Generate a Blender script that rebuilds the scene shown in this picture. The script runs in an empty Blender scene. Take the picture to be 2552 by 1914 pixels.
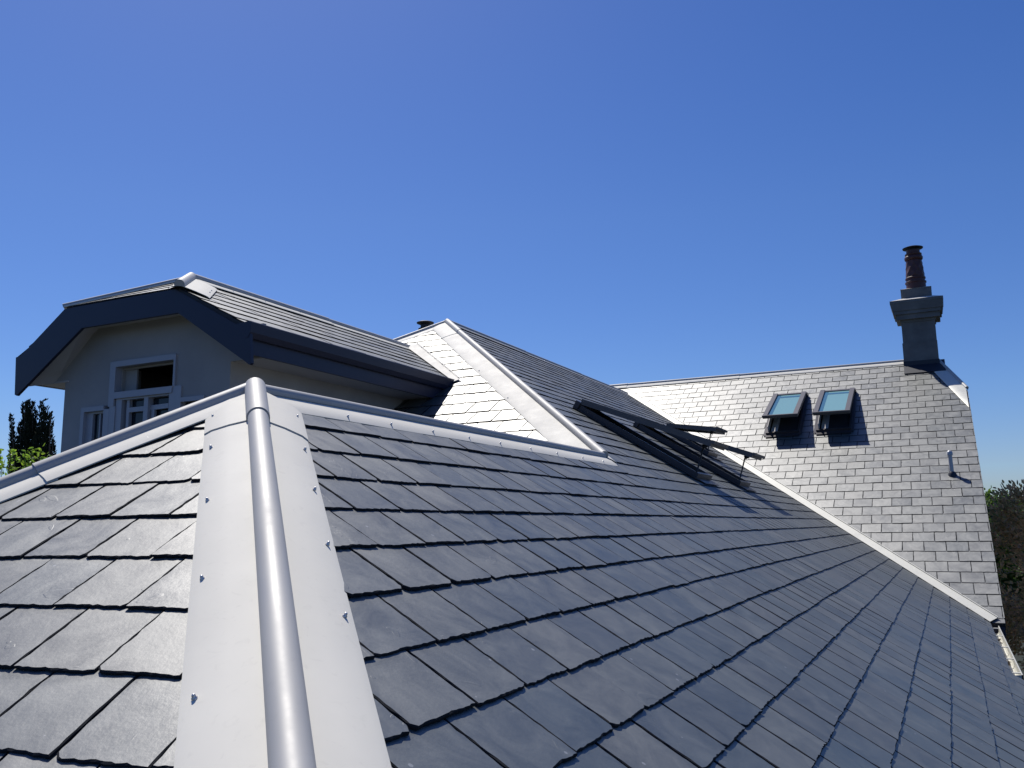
import bpy, math, random
from mathutils import Vector, Matrix
R = math.radians
U = 0.8                       # metres per design unit
ZG = 6.5                      # ground lies this many units under the eye
C = bpy.context.scene.collection
SC = bpy.context.scene

def V(*a): return Vector(a)
def W(p): return Vector((p[0]*U, p[1]*U, (p[2]+ZG)*U))

# ------------------------------------------------------------------ camera
cam_d = bpy.data.cameras.new('camera'); cam = bpy.data.objects.new('camera', cam_d); C.objects.link(cam)
PI_, RO_, AZ_ = R(9.315), R(-.791), R(-26.094)
fw = V(math.sin(AZ_)*math.cos(PI_), math.cos(AZ_)*math.cos(PI_), math.sin(PI_))
rt = V(math.cos(AZ_), -math.sin(AZ_), 0); up = rt.cross(fw)
rt2 = rt*math.cos(RO_)+up*math.sin(RO_); up2 = up*math.cos(RO_)-rt*math.sin(RO_)
m = Matrix((rt2, up2, -fw)).transposed().to_4x4(); m.translation = W((0, 0, 0))
cam.matrix_world = m
cam_d.sensor_width = 36; cam_d.lens = 36*2180/2552; cam_d.clip_start = .05; cam_d.clip_end = 6000
SC.camera = cam
SC.render.resolution_x = 1024; SC.render.resolution_y = 768

# ------------------------------------------------------------------ light
SUN_AZ, SUN_EL = -50.0, 59.0
w = bpy.data.worlds.new('World'); SC.world = w; w.use_nodes = True
nt = w.node_tree; bg = nt.nodes['Background']
sky = nt.nodes.new('ShaderNodeTexSky'); sky.sky_type = 'NISHITA'; sky.sun_disc = False
sky.sun_elevation = R(SUN_EL); sky.sun_rotation = R(SUN_AZ); sky.altitude = 50
sky.air_density = 1.0; sky.dust_density = .35; sky.ozone_density = 3.0
hs_ = nt.nodes.new('ShaderNodeHueSaturation'); hs_.inputs['Saturation'].default_value = 1.32; hs_.inputs['Hue'].default_value = .517
nt.links.new(sky.outputs[0], hs_.inputs['Color'])
tcw = nt.nodes.new('ShaderNodeTexCoord'); sep = nt.nodes.new('ShaderNodeSeparateXYZ'); rmp = nt.nodes.new('ShaderNodeValToRGB')
nt.links.new(tcw.outputs['Generated'], sep.inputs[0]); nt.links.new(sep.outputs['Z'], rmp.inputs[0])
e_ = rmp.color_ramp.elements; e_[0].position = .03; e_[0].color = (.60, .68, .96, 1); e_[1].position = .34; e_[1].color = (1, 1, 1, 1)
e2 = rmp.color_ramp.elements.new(.14); e2.color = (.74, .85, 1.0, 1)
mw = nt.nodes.new('ShaderNodeMix'); mw.data_type = 'RGBA'; mw.blend_type = 'MULTIPLY'; mw.inputs[0].default_value = 1
nt.links.new(hs_.outputs[0], mw.inputs[6]); nt.links.new(rmp.outputs[0], mw.inputs[7]); nt.links.new(mw.outputs[2], bg.inputs[0]); bg.inputs[1].default_value = .1
sd = bpy.data.lights.new('sun', 'SUN'); sd.energy = 5.0; sd.angle = R(.53); sd.color = (1, .955, .88)
so = bpy.data.objects.new('sun', sd); C.objects.link(so)
S = V(math.sin(R(SUN_AZ))*math.cos(R(SUN_EL)), math.cos(R(SUN_AZ))*math.cos(R(SUN_EL)), math.sin(R(SUN_EL)))
so.rotation_euler = S.to_track_quat('Z', 'Y').to_euler(); so.location = (0, 0, 30)
SC.view_settings.view_transform = 'Standard'; SC.view_settings.look = 'None'
SC.view_settings.exposure = 0; SC.view_settings.gamma = 1

# ------------------------------------------------------------------ materials
def mat(name, col, rough=.5, metal=0.0, spec=.5, noise=None, bump=None, island=None, col2=None, transmission=0):
    """noise=(scale, amount) value variation; bump=(scale, strength, dist); island=(dv, col alt)"""
    m = bpy.data.materials.new(name); m.use_nodes = True
    t = m.node_tree; b = t.nodes['Principled BSDF']
    b.inputs['Roughness'].default_value = rough; b.inputs['Metallic'].default_value = metal
    b.inputs['Specular IOR Level'].default_value = spec
    b.inputs['Transmission Weight'].default_value = transmission
    tc = t.nodes.new('ShaderNodeTexCoord')
    rgb = t.nodes.new('ShaderNodeRGB'); rgb.outputs[0].default_value = (*col, 1); out = rgb.outputs[0]
    def mix(a, bcol, fac, mode='MIX'):
        n = t.nodes.new('ShaderNodeMix'); n.data_type = 'RGBA'; n.blend_type = mode
        t.links.new(a, n.inputs[6])
        if isinstance(bcol, tuple): n.inputs[7].default_value = (*bcol, 1)
        else: t.links.new(bcol, n.inputs[7])
        if isinstance(fac, float): n.inputs[0].default_value = fac
        else: t.links.new(fac, n.inputs[0])
        return n.outputs[2]
    if island:
        g = t.nodes.new('ShaderNodeNewGeometry')
        out = mix(out, island[1], g.outputs['Random Per Island'])
        mr = t.nodes.new('ShaderNodeMapRange'); mr.inputs[3].default_value = 1-island[0]; mr.inputs[4].default_value = 1+island[0]
        wn = t.nodes.new('ShaderNodeTexWhiteNoise'); wn.noise_dimensions = '1D'
        t.links.new(g.outputs['Random Per Island'], wn.inputs['W']); t.links.new(wn.outputs['Value'], mr.inputs[0])
        out = mix(out, mr.outputs[0], 1.0, 'MULTIPLY')
    if noise:
        n = t.nodes.new('ShaderNodeTexNoise'); n.inputs['Scale'].default_value = noise[0]; n.inputs['Detail'].default_value = 6
        n.inputs['Roughness'].default_value = .6
        t.links.new(tc.outputs['Object'], n.inputs['Vector'])
        mr = t.nodes.new('ShaderNodeMapRange'); mr.inputs[1].default_value = .25; mr.inputs[2].default_value = .75
        mr.inputs[3].default_value = 1-noise[1]; mr.inputs[4].default_value = 1+noise[1]
        t.links.new(n.outputs[0], mr.inputs[0])
        out = mix(out, mr.outputs[0], 1.0, 'MULTIPLY')
    if bump:
        n = t.nodes.new('ShaderNodeTexNoise'); n.inputs['Scale'].default_value = bump[0]; n.inputs['Detail'].default_value = 5
        t.links.new(tc.outputs['Object'], n.inputs['Vector'])
        bp = t.nodes.new('ShaderNodeBump'); bp.inputs['Strength'].default_value = bump[1]; bp.inputs['Distance'].default_value = bump[2]
        t.links.new(n.outputs[0], bp.inputs['Height']); t.links.new(bp.outputs[0], b.inputs['Normal'])
    t.links.new(out, b.inputs['Base Color'])
    return m

def slate_material():
    m = mat('slate', (.036, .046, .041), .5, 0, .8, noise=(2.2, .10), island=(.15, (.043, .050, .045)))
    m.node_tree.nodes['Principled BSDF'].inputs['IOR'].default_value = 2.0
    t = m.node_tree; b = t.nodes['Principled BSDF']
    tc = [n for n in t.nodes if n.type == 'TEX_COORD'][0]
    # riven surface: long shallow ripples plus fine grain, and stray light scratches
    n1 = t.nodes.new('ShaderNodeTexNoise'); n1.inputs['Scale'].default_value = 9; n1.inputs['Detail'].default_value = 8; n1.inputs['Roughness'].default_value = .62
    n1.inputs['Distortion'].default_value = .1
    n2 = t.nodes.new('ShaderNodeTexNoise'); n2.inputs['Scale'].default_value = 120; n2.inputs['Detail'].default_value = 3
    for n in (n1, n2): t.links.new(tc.outputs['Object'], n.inputs['Vector'])
    b1 = t.nodes.new('ShaderNodeBump'); b1.inputs['Strength'].default_value = .30; b1.inputs['Distance'].default_value = .0045
    b2 = t.nodes.new('ShaderNodeBump'); b2.inputs['Strength'].default_value = .2; b2.inputs['Distance'].default_value = .0012
    t.links.new(n1.outputs[0], b1.inputs['Height']); t.links.new(n2.outputs[0], b2.inputs['Height'])
    t.links.new(b1.outputs[0], b2.inputs['Normal']); t.links.new(b2.outputs[0], b.inputs['Normal'])
    g = t.nodes.new('ShaderNodeNewGeometry')
    mr = t.nodes.new('ShaderNodeMapRange'); mr.inputs[3].default_value = .46; mr.inputs[4].default_value = .54
    t.links.new(g.outputs['Random Per Island'], mr.inputs[0])
    # cloudy patches of sheen that differ from slate to slate
    mpg = t.nodes.new('ShaderNodeVectorMath'); mpg.operation = 'ADD'
    cmb = t.nodes.new('ShaderNodeCombineXYZ'); ml = t.nodes.new('ShaderNodeMath'); ml.operation = 'MULTIPLY'; ml.inputs[1].default_value = 37
    t.links.new(g.outputs['Random Per Island'], ml.inputs[0])
    for i_ in range(3): t.links.new(ml.outputs[0], cmb.inputs[i_])
    t.links.new(tc.outputs['Object'], mpg.inputs[0]); t.links.new(cmb.outputs[0], mpg.inputs[1])
    n3 = t.nodes.new('ShaderNodeTexNoise'); n3.inputs['Scale'].default_value = 6.5; n3.inputs['Detail'].default_value = 7; n3.inputs['Roughness'].default_value = .68; n3.inputs['Distortion'].default_value = .8
    t.links.new(mpg.outputs[0], n3.inputs['Vector'])
    r3 = t.nodes.new('ShaderNodeMapRange'); r3.inputs[1].default_value = .3; r3.inputs[2].default_value = .7; r3.inputs[3].default_value = -.05; r3.inputs[4].default_value = .06
    t.links.new(n3.outputs[0], r3.inputs[0])
    ad = t.nodes.new('ShaderNodeMath'); t.links.new(mr.outputs[0], ad.inputs[0]); t.links.new(r3.outputs[0], ad.inputs[1]); t.links.new(ad.outputs[0], b.inputs['Roughness'])
    c3 = t.nodes.new('ShaderNodeMapRange'); c3.inputs[1].default_value = .28; c3.inputs[2].default_value = .72; c3.inputs[3].default_value = .80; c3.inputs[4].default_value = 1.20
    t.links.new(n3.outputs[0], c3.inputs[0])
    m3 = t.nodes.new('ShaderNodeMix'); m3.data_type = 'RGBA'; m3.blend_type = 'MULTIPLY'; m3.inputs[0].default_value = 1
    t.links.new(b.inputs['Base Color'].links[0].from_socket, m3.inputs[6]); t.links.new(c3.outputs[0], m3.inputs[7])
    t.links.new(m3.outputs[2], b.inputs['Base Color'])
    s3 = t.nodes.new('ShaderNodeMapRange'); s3.inputs[1].default_value = .3; s3.inputs[2].default_value = .7; s3.inputs[3].default_value = .66; s3.inputs[4].default_value = .95
    t.links.new(n3.outputs[0], s3.inputs[0]); t.links.new(s3.outputs[0], b.inputs['Specular IOR Level'])
    # flaked ledges: thin curved scars
    wv = t.nodes.new('ShaderNodeTexNoise'); wv.inputs['Scale'].default_value = 4.2; wv.inputs['Detail'].default_value = 3; wv.inputs['Distortion'].default_value = 1.6
    t.links.new(mpg.outputs[0], wv.inputs['Vector'])
    st_ = t.nodes.new('ShaderNodeValToRGB'); st_.color_ramp.interpolation = 'LINEAR'
    el = st_.color_ramp.elements; el[0].position = .66; el[0].color = (0, 0, 0, 1); el[1].position = .672; el[1].color = (1, 1, 1, 1)
    t.links.new(wv.outputs[0], st_.inputs[0])
    b3 = t.nodes.new('ShaderNodeBump'); b3.inputs['Strength'].default_value = .35; b3.inputs['Distance'].default_value = .0009
    t.links.new(st_.outputs[0], b3.inputs['Height']); t.links.new(b2.outputs[0], b3.inputs['Normal']); t.links.new(b3.outputs[0], b.inputs['Normal'])
    # small pale chips and scuffs
    v = t.nodes.new('ShaderNodeTexVoronoi'); v.inputs['Scale'].default_value = 9.0; v.feature = 'F1'
    t.links.new(tc.outputs['Object'], v.inputs['Vector'])
    lt = t.nodes.new('ShaderNodeMath'); lt.operation = 'LESS_THAN'; lt.inputs[1].default_value = .045
    t.links.new(v.outputs['Distance'], lt.inputs[0])
    src = b.inputs['Base Color'].links[0].from_socket
    mx = t.nodes.new('ShaderNodeMix'); mx.data_type = 'RGBA'; mx.inputs[7].default_value = (.26, .27, .28, 1)
    mm = t.nodes.new('ShaderNodeMath'); mm.operation = 'MULTIPLY'; mm.inputs[1].default_value = .6
    t.links.new(lt.outputs[0], mm.inputs[0]); t.links.new(mm.outputs[0], mx.inputs[0])
    t.links.new(src, mx.inputs[6]); t.links.new(mx.outputs[2], b.inputs['Base Color'])
    return m

M_SL = slate_material()
M_EDGE = mat('slate edge', (.020, .022, .026), .9, 0, .15)
M_DECK = mat('roof underlay', (.03, .032, .036), .8)
M_ZN = mat('zinc sheet', (.69, .665, .59), .5, .0, .12, noise=(1.6, .05), bump=(2.5, .25, .01))
M_ROLL = mat('zinc roll', (.42, .415, .40), .5, .12, .45, noise=(3, .05))
M_CREAM = mat('painted valley metal', (.62, .61, .54), .45, .1, .5, noise=(3, .05))
def streaks(m, amt, rmin, rmax):
    t = m.node_tree; b = t.nodes['Principled BSDF']; tc = [n for n in t.nodes if n.type == 'TEX_COORD'][0]
    n = t.nodes.new('ShaderNodeTexNoise'); n.inputs['Scale'].default_value = 5; n.inputs['Detail'].default_value = 9; n.inputs['Roughness'].default_value = .7
    t.links.new(tc.outputs['Object'], n.inputs['Vector'])
    mr = t.nodes.new('ShaderNodeMapRange'); mr.inputs[1].default_value = .3; mr.inputs[2].default_value = .7; mr.inputs[3].default_value = rmin; mr.inputs[4].default_value = rmax
    t.links.new(n.outputs[0], mr.inputs[0]); t.links.new(mr.outputs[0], b.inputs['Roughness'])
    v = t.nodes.new('ShaderNodeTexNoise'); v.inputs['Scale'].default_value = 26; v.inputs['Detail'].default_value = 4; v.inputs['Distortion'].default_value = 2
    t.links.new(tc.outputs['Object'], v.inputs['Vector'])
    mp = t.nodes.new('ShaderNodeMapRange'); mp.inputs[1].default_value = .60; mp.inputs[2].default_value = .74; mp.inputs[3].default_value = 1; mp.inputs[4].default_value = 1-amt
    t.links.new(v.outputs[0], mp.inputs[0])
    mx = t.nodes.new('ShaderNodeMix'); mx.data_type = 'RGBA'; mx.blend_type = 'MULTIPLY'; mx.inputs[0].default_value = 1
    t.links.new(b.inputs['Base Color'].links[0].from_socket, mx.inputs[6]); t.links.new(mp.outputs[0], mx.inputs[7]); t.links.new(mx.outputs[2], b.inputs['Base Color'])
streaks(M_ZN, .06, .52, .68); streaks(M_ROLL, .06, .52, .66); streaks(M_CREAM, .22, .4, .6)
M_RIV = mat('rivet metal', (.62, .61, .60), .38, .7)
M_NAVY = mat('navy paint', (.019, .022, .046), .42, 0, .4, noise=(3, .06))
M_SOF = mat('soffit paint', (.46, .45, .46), .6, noise=(2, .04))
M_WALL = mat('wall render', (.33, .32, .315), .85, noise=(1.6, .14), bump=(60, .3, .003))
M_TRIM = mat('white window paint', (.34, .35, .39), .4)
M_PANE = mat('window glass', (.012, .02, .03), .06, 0, .35)
M_INSHADE = mat('painted indoor shade', (.012, .013, .016), .9)  # near-black colour stands for shade indoors
M_BLIND = mat('blind', (.32, .31, .29), .8)
M_FRAME = mat('skylight frame', (.060, .054, .058), .35, .3, .5)
M_SASH = mat('skylight sash', (.105, .095, .092), .42, .1, .5)
M_TEAL = mat('skylight glass', (.22, .40, .40), .15, 0, .5)
M_SASHSHADE = mat('painted sash shade', (.07, .17, .24), .12, 0, .5)  # colour of the shadow strips painted on the panes
M_BLACK = mat('black rod', (.012, .012, .014), .4)
M_CHIM = mat('chimney render', (.150, .150, .145), .85, noise=(3.5, .28), bump=(40, .4, .004))
M_MORT = mat('pale mortar', (.50, .49, .46), .9, noise=(8, .15))
M_POT = mat('terracotta', (.085, .028, .022), .5, noise=(12, .2))
M_LEAD = mat('lead', (.016, .020, .032), .55, .0)
M_PIPE = mat('pipe paint', (.42, .43, .45), .4, .2)
M_VENT = mat('vent metal', (.02, .021, .025), .5, .3)
M_BARK = mat('bark', (.09, .065, .045), .9, noise=(8, .3))
M_CYP = mat('cypress foliage', (.010, .018, .011), .85, 0, .2, island=(.35, (.022, .030, .014)))
M_SHR = mat('shrub leaf', (.11, .20, .035), .40, 0, .5, island=(.3, (.17, .25, .04)))
M_MAG = mat('magnolia leaf', (.27, .25, .12), .22, 0, 1.0, island=(.45, (.52, .36, .24)))
M_FAR = mat('far foliage', (.045, .085, .022), .7, 0, .3, island=(.35, (.07, .11, .03)))
M_GRASS = mat('grass', (.012, .017, .008), .95, noise=(.4, .3))

def translucent(m, fac, tint):
    t = m.node_tree; b = t.nodes['Principled BSDF']; o = [n for n in t.nodes if n.type == 'OUTPUT_MATERIAL'][0]
    tr = t.nodes.new('ShaderNodeBsdfTranslucent'); mx = t.nodes.new('ShaderNodeMixShader'); mx.inputs[0].default_value = fac
    mc = t.nodes.new('ShaderNodeMix'); mc.data_type = 'RGBA'; mc.blend_type = 'MULTIPLY'; mc.inputs[0].default_value = 1; mc.inputs[7].default_value = (*tint, 1)
    t.links.new(b.inputs['Base Color'].links[0].from_socket, mc.inputs[6]); t.links.new(mc.outputs[2], tr.inputs[0])
    t.links.new(b.outputs[0], mx.inputs[1]); t.links.new(tr.outputs[0], mx.inputs[2]); t.links.new(mx.outputs[0], o.inputs[0])
for m_, f_, t_ in ((M_SHR, .45, (2.2, 2.2, 1.2)), (M_MAG, .5, (2.0, 1.8, 1.3)), (M_FAR, .35, (1.8, 1.9, 1.2))): translucent(m_, f_, t_)

# ------------------------------------------------------------------ mesh helper
class MB:
    def __init__(s): s.v = []; s.f = []; s.mi = []
    def poly(s, pts, mi=0):
        b = len(s.v); s.v += [tuple(p) for p in pts]; s.f.append(list(range(b, b+len(pts)))); s.mi.append(mi)
    def raw(s, vs, fs, mi=0):
        b = len(s.v); s.v += [tuple(p) for p in vs]
        for f in fs: s.f.append([b+i for i in f]); s.mi.append(mi)
    def prism(s, pts, off, mi=0):
        """closed prism: polygon pts and the same moved by off"""
        n = len(pts); a = [Vector(p) for p in pts]; b = [p+off for p in a]
        fs = [list(range(n)), list(range(2*n-1, n-1, -1))]
        for i in range(n):
            j = (i+1) % n; fs.append([i, i+n, j+n, j])
        s.raw(a+b, fs, mi)
    def box(s, x0, x1, y0, y1, z0, z1, mi=0):
        s.prism([(x0, y0, z0), (x1, y0, z0), (x1, y1, z0), (x0, y1, z0)], V(0, 0, z1-z0), mi)
    def fbox(s, O, a, b, c, a0, a1, b0, b1, c0, c1, mi=0):
        P = lambda i, j, k: O+a*i+b*j+c*k
        s.prism([P(a0, b0, c0), P(a1, b0, c0), P(a1, b1, c0), P(a0, b1, c0)], c*(c1-c0), mi)
    def tube(s, p, q, r0, r1=None, n=10, cap=True, mi=0):
        if r1 is None: r1 = r0
        p = Vector(p); q = Vector(q); d = (q-p).normalized()
        x = d.orthogonal().normalized(); y = d.cross(x)
        vs = []
        for c, r in ((p, r0), (q, r1)):
            for i in range(n):
                t = 2*math.pi*i/n; vs.append(c+x*(r*math.cos(t))+y*(r*math.sin(t)))
        fs = [[i, (i+1) % n, n+(i+1) % n, n+i] for i in range(n)]
        if cap: fs += [list(range(n-1, -1, -1)), list(range(n, 2*n))]
        s.raw(vs, fs, mi)
    def lathe(s, cx, cy, prof, n=32, fn=None, mi=0):
        vs = []; fs = []
        for k, (r, z) in enumerate(prof):
            for i in range(n):
                t = 2*math.pi*i/n; rr = r+(fn(t, z) if fn else 0)
                vs.append((cx+rr*math.cos(t), cy+rr*math.sin(t), z))
        for k in range(len(prof)-1):
            for i in range(n):
                j = (i+1) % n; fs.append([k*n+i, k*n+j, (k+1)*n+j, (k+1)*n+i])
        fs.append(list(range(n-1, -1, -1))); fs.append([(len(prof)-1)*n+i for i in range(n)])
        s.raw(vs, fs, mi)
    def build(s, name, mats, parent=None, smooth=False, sharp=None):
        me = bpy.data.meshes.new(name)
        me.from_pydata([W(p) for p in s.v], [], s.f)
        for mm in (mats if isinstance(mats, (list, tuple)) else [mats]): me.materials.append(mm)
        me.polygons.foreach_set('material_index', s.mi)
        if smooth:
            me.polygons.foreach_set('use_smooth', [True]*len(me.polygons))
            me.update()
            me.set_sharp_from_angle(angle=R(sharp or 40))
        me.update()
        o = bpy.data.objects.new(name, me); C.objects.link(o)
        if parent:
            o.parent = parent
            r = parent
            while r.parent: r = r.parent
            if r is parent or parent.type == 'MESH':
                o.matrix_parent_inverse = parent_inv(parent)
        return o
def parent_inv(p):
    loc = Vector(p.location); q = p.parent
    while q: loc = loc; q = q.parent
    return Matrix.Translation(-Vector(p.location)) if not p.parent else Matrix.Identity(4)
def tag(o, label=None, cat=None, group=None, kind=None):
    for k, v in (('label', label), ('category', cat), ('group', group), ('kind', kind)):
        if v: o[k] = v
    return o
def thing(name, loc, label, cat, group=None):
    o = bpy.data.objects.new(name, None); C.objects.link(o); o.location = W(loc); o.empty_display_size = .3
    return tag(o, label, cat, group)

# ------------------------------------------------------------------ ground
g = MB(); n = 48
g.poly([(4000*math.cos(2*math.pi*i/n), 4000*math.sin(2*math.pi*i/n), -ZG) for i in range(n)])
tag(g.build('ground', M_GRASS), kind='structure')

# ------------------------------------------------------------------ roof planes
def plane_pt(n, h, x=None, y=None, z=None):
    """point of plane n.p = -h with two coordinates given"""
    if z is None: return V(x, y, (-h-n.x*x-n.y*y)/n.z)
    if y is None: return V(x, (-h-n.x*x-n.z*z)/n.y, z)
    return V((-h-n.y*y-n.z*z)/n.x, y, z)
def meet(pl1, pl2, pl3):
    A = Matrix((pl1[0], pl2[0], pl3[0])); return A.inverted() @ V(-pl1[1], -pl2[1], -pl3[1])
TR = R(32.14)
nR = V(math.sin(TR), 0, math.cos(TR)); dR = V(math.cos(TR), 0, -math.sin(TR)); cY = V(0, 1, 0)
RP = (nR, 1.0)
def rp(y, s, h=0): return nR*(h-1)+dR*s+cY*y
P0 = V(-2.962, 3.206, .68)                      # near hip apex
dH = V(.6436, -.6499, -.4043).normalized()      # near hip, falling towards the eye
P0 = P0+dH*.118
cL = V(math.sin(R(84.15)), math.cos(R(84.15)), 0)
nL = cL.cross(dH).normalized()
if nL.z < 0: nL = -nL
hL = -nL.dot(P0)
dL = nL.cross(cL).normalized()
if dL.z > 0: dL = -dL
LP = (nL, hL)
dHL = V(-.4266, -.798, -.426)              # left hip
dHL = (dHL-nL*dHL.dot(nL)).normalized()
nW = V(0, -math.sin(R(31)), math.cos(R(31))); hW = 3.5; dW = V(0, -math.cos(R(31)), -math.sin(R(31))); cX = V(1, 0, 0)
WP = (nW, hW)
SR = -8.02; SF = (P0.x-nR.x*-1)/dR.x
A2 = rp(12.4, SR); A2 = meet(RP, WP, (V(0, 0, 1), -A2.z))      # main apex
HB = meet(RP, WP, (V(0, 0, 1), -P0.z))                          # foot of main hip
n2 = V(0, -math.sin(R(33.5)), math.cos(R(33.5))); d2 = V(0, -math.cos(R(33.5)), -math.sin(R(33.5))); H2 = 9.23
EP = (n2, H2)
ZR = 3.72
VB = meet(RP, EP, (V(0, 0, 1), -rp(0, 1.12).z)); VT = meet(RP, EP, (V(0, 0, 1), -A2.z))

def clip(poly, cp):
    """Sutherland-Hodgman, cp convex CCW, 2D"""
    out = poly
    for i in range(len(cp)):
        a = cp[i]; b = cp[(i+1) % len(cp)]; inp = out; out = []
        if not inp: return []
        side = lambda p: (b[0]-a[0])*(p[1]-a[1])-(b[1]-a[1])*(p[0]-a[0])
        for j in range(len(inp)):
            p = inp[j]; q = inp[(j+1) % len(inp)]; sp = side(p); sq = side(q)
            if sp >= 0: out.append(p)
            if (sp >= 0) != (sq >= 0):
                t = sp/(sp-sq); out.append((p[0]+(q[0]-p[0])*t, p[1]+(q[1]-p[1])*t))
    return out
def area(p): return sum(p[i][0]*p[(i+1) % len(p)][1]-p[(i+1) % len(p)][0]*p[i][1] for i in range(len(p)))/2
def ccw(p): return p if area(p) > 0 else p[::-1]

def slate_field(mb, O, c, d, nn, polys, e, s0, width, u0, seed=1, near=None, holes=(), gap=.009, th=.011, hs=(.006, .018), off=.5, jit=.0015):
    """slates laid on the plane O + c*u + d*s; polys = convex pieces in (u, s)"""
    rnd = random.Random(seed)
    polys = [ccw(p) for p in polys]
    us = [p[0] for q in polys for p in q]; ss = [p[1] for q in polys for p in q]
    for q in polys:                                            # the boarded deck under the slates
        mb.prism([O+c*u+d*s+nn*.002 for u, s in (q if c.cross(d).dot(nn) > 0 else q[::-1])][::-1], nn*-.11, 1)
    k0 = math.ceil((min(ss)-s0)/e); k1 = math.ceil((max(ss)-s0)/e)+1
    for k in range(k0, k1):
        tail = s0+k*e; head = tail-e-.035
        uu0 = u0+(off*width if k % 2 else 0)
        j0 = math.floor((min(us)-uu0)/width)-1; j1 = math.ceil((max(us)-uu0)/width)+1
        for j in range(j0, j1):
            a = uu0+j*width+gap/2+rnd.uniform(-jit, jit); b = uu0+(j+1)*width-gap/2+rnd.uniform(-jit, jit)
            tl = tail+rnd.uniform(-.004, .004); lift = rnd.uniform(-.0015, .003); tilt = rnd.uniform(-.004, .004)
            cu = (a+b)/2; cs = (tl+head)/2
            if any(h[0] < a and b < h[1] and h[2] < head and tl < h[3] for h in holes): continue
            isn = near(cu, cs) if near else 0
            if isn:
                nb = 18 if isn > 1 else 8; ns = 12 if isn > 1 else 5; J = .0042 if isn > 1 else .003
                pts = []
                ph = rnd.uniform(0, 6.28); am = rnd.uniform(0, .0022)
                chip = [isn > 1 and rnd.random() < .30, isn > 1 and rnd.random() < .30]; cs_ = [rnd.uniform(.008, .022) for _ in range(2)]
                for i in range(nb+1):
                    t = i/nb; x = a+(b-a)*t
                    dd_ = tl+rnd.uniform(-J, J)*.6+am*math.sin(ph+t*9)
                    if chip[0] and i == 0: dd_ -= cs_[0]
                    if chip[1] and i == nb: dd_ -= cs_[1]
                    pts.append((x+(rnd.uniform(-J, J)*.4 if 0 < i < nb else 0), dd_))
                for i in range(1, ns+1):
                    t = i/ns; pts.append((b+(rnd.uniform(-J, J)*.45 if i < ns else 0), tl+(head-tl)*t))
                for i in range(ns):
                    t = 1-i/ns; pts.append((a+(rnd.uniform(-J, J)*.45 if i > 0 else 0), tl+(head-tl)*t))
            else:
                pts = [(a, tl), (b, tl), (b, head), (a, head)]
            pts = ccw(pts)
            for q in polys:
                inside = all((q[(i+1) % len(q)][0]-q[i][0])*(p[1]-q[i][1])-(q[(i+1) % len(q)][1]-q[i][1])*(p[0]-q[i][0]) >= 0 for i in range(len(q)) for p in ((a, tl), (b, tl), (b, head), (a, head)))
                r = pts if inside else clip(pts, q)
                if len(r) < 3 or abs(area(r)) < .0008: continue
                H = lambda p: hs[0]+(hs[1]+lift-hs[0])*(p[1]-head)/(tail-head)+tilt*(p[0]-cu)/width
                gx = sum(p[0] for p in r)/len(r); gs = sum(p[1] for p in r)/len(r)
                N = len(r)
                P = lambda p, h: O+c*p[0]+d*p[1]+nn*h
                if isn:
                    inn = []
                    for p in r:
                        L = math.hypot(p[0]-gx, p[1]-gs)+1e-6; kx = rnd.uniform(.002, .006)/L
                        inn.append((p[0]+(gx-p[0])*kx, p[1]+(gs-p[1])*kx))
                    vs = [P(p, H(p)) for p in inn]+[P(p, H(p)-.003) for p in r]+[P(p, H(p)-th) for p in r]
                    fs = [list(range(N))]
                    for i in range(N):
                        jn = (i+1) % N; fs += [[N+i, N+jn, jn, i], [2*N+i, 2*N+jn, N+jn, N+i]]
                else:
                    vs = [P(p, H(p)) for p in r]+[P(p, H(p)-th) for p in r]
                    fs = [list(range(N))]+[[N+i, N+(i+1) % N, (i+1) % N, i] for i in range(N)]
                if c.cross(d).dot(nn) < 0: fs = [f[::-1] for f in fs]
                mb.raw(vs, fs, 0); mb.mi[-(len(fs)-1):] = [2]*(len(fs)-1)
                if isn:
                    for i in range(N): mb.mi[-2*N+2*i] = 2

# ------------------------------------------------------------------ the house
house = thing('house', (-3, 12, -ZG), 'grey house with large slate roofs, navy gable trim, skylights and one tall chimney', 'house')

def roof(name, *a, label=None, **k):
    mb = MB(); slate_field(mb, *a, **k); o = mb.build(name, [M_SL, M_DECK, M_EDGE], house)
    if label: o['label'] = label
    return o

# --- big east slope
O_R = -nR
def near_R(y, s):
    d = (O_R+dR*s+cY*y).length
    return 2 if d < 4.2 else (1 if d < 8.5 else 0)
hipy = lambda s: P0.y+(s-SF)*(dH.y/dH.dot(dR))
sk_s = [(10.62, -4.40, 1.92, 11.2), (13.1, -4.40, 1.92, 12.0), (15.75, -4.80, .92, 24)]
polysR = [[(P0.y, SF), (HB.y, SF), (HB.y, 2.5), (hipy(2.5), 2.5)],
          [(HB.y, SF), (A2.y, SR), (VT.y, SR), (VB.y, 1.12), (HB.y, 1.12)],
          [(HB.y, 1.12), (9.85, 1.12), (9.85, 2.5), (HB.y, 2.5)]]
roof('roof_slope', O_R, cY, dR, nR, polysR, .2485, -.717, .306, 2.08, seed=5, near=near_R,
     label='long dark slate slope filling the right foreground')
# --- near end face (left foreground)
uP0 = P0.dot(cL); sP0 = P0.dot(dL)
O_L = nL*(-hL)
def uv(p, O, c, d): q = Vector(p)-O; return (q.dot(c), q.dot(d))
e1 = P0+dH*6.0; e2 = P0+dHL*6.0
polyL = [uv(P0, O_L, cL, dL), uv(e1, O_L, cL, dL), uv(e2, O_L, cL, dL)]
UL = -1.5715
roof('roof_slope', O_L, cL, dL, nL, [polyL], .2593, -1.048, .2600, UL, seed=9, near=lambda u, s: 2, hs=(.005, .015), th=.008, gap=.006,
     label='sunlit grey slate end slope in the left foreground')
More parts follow.
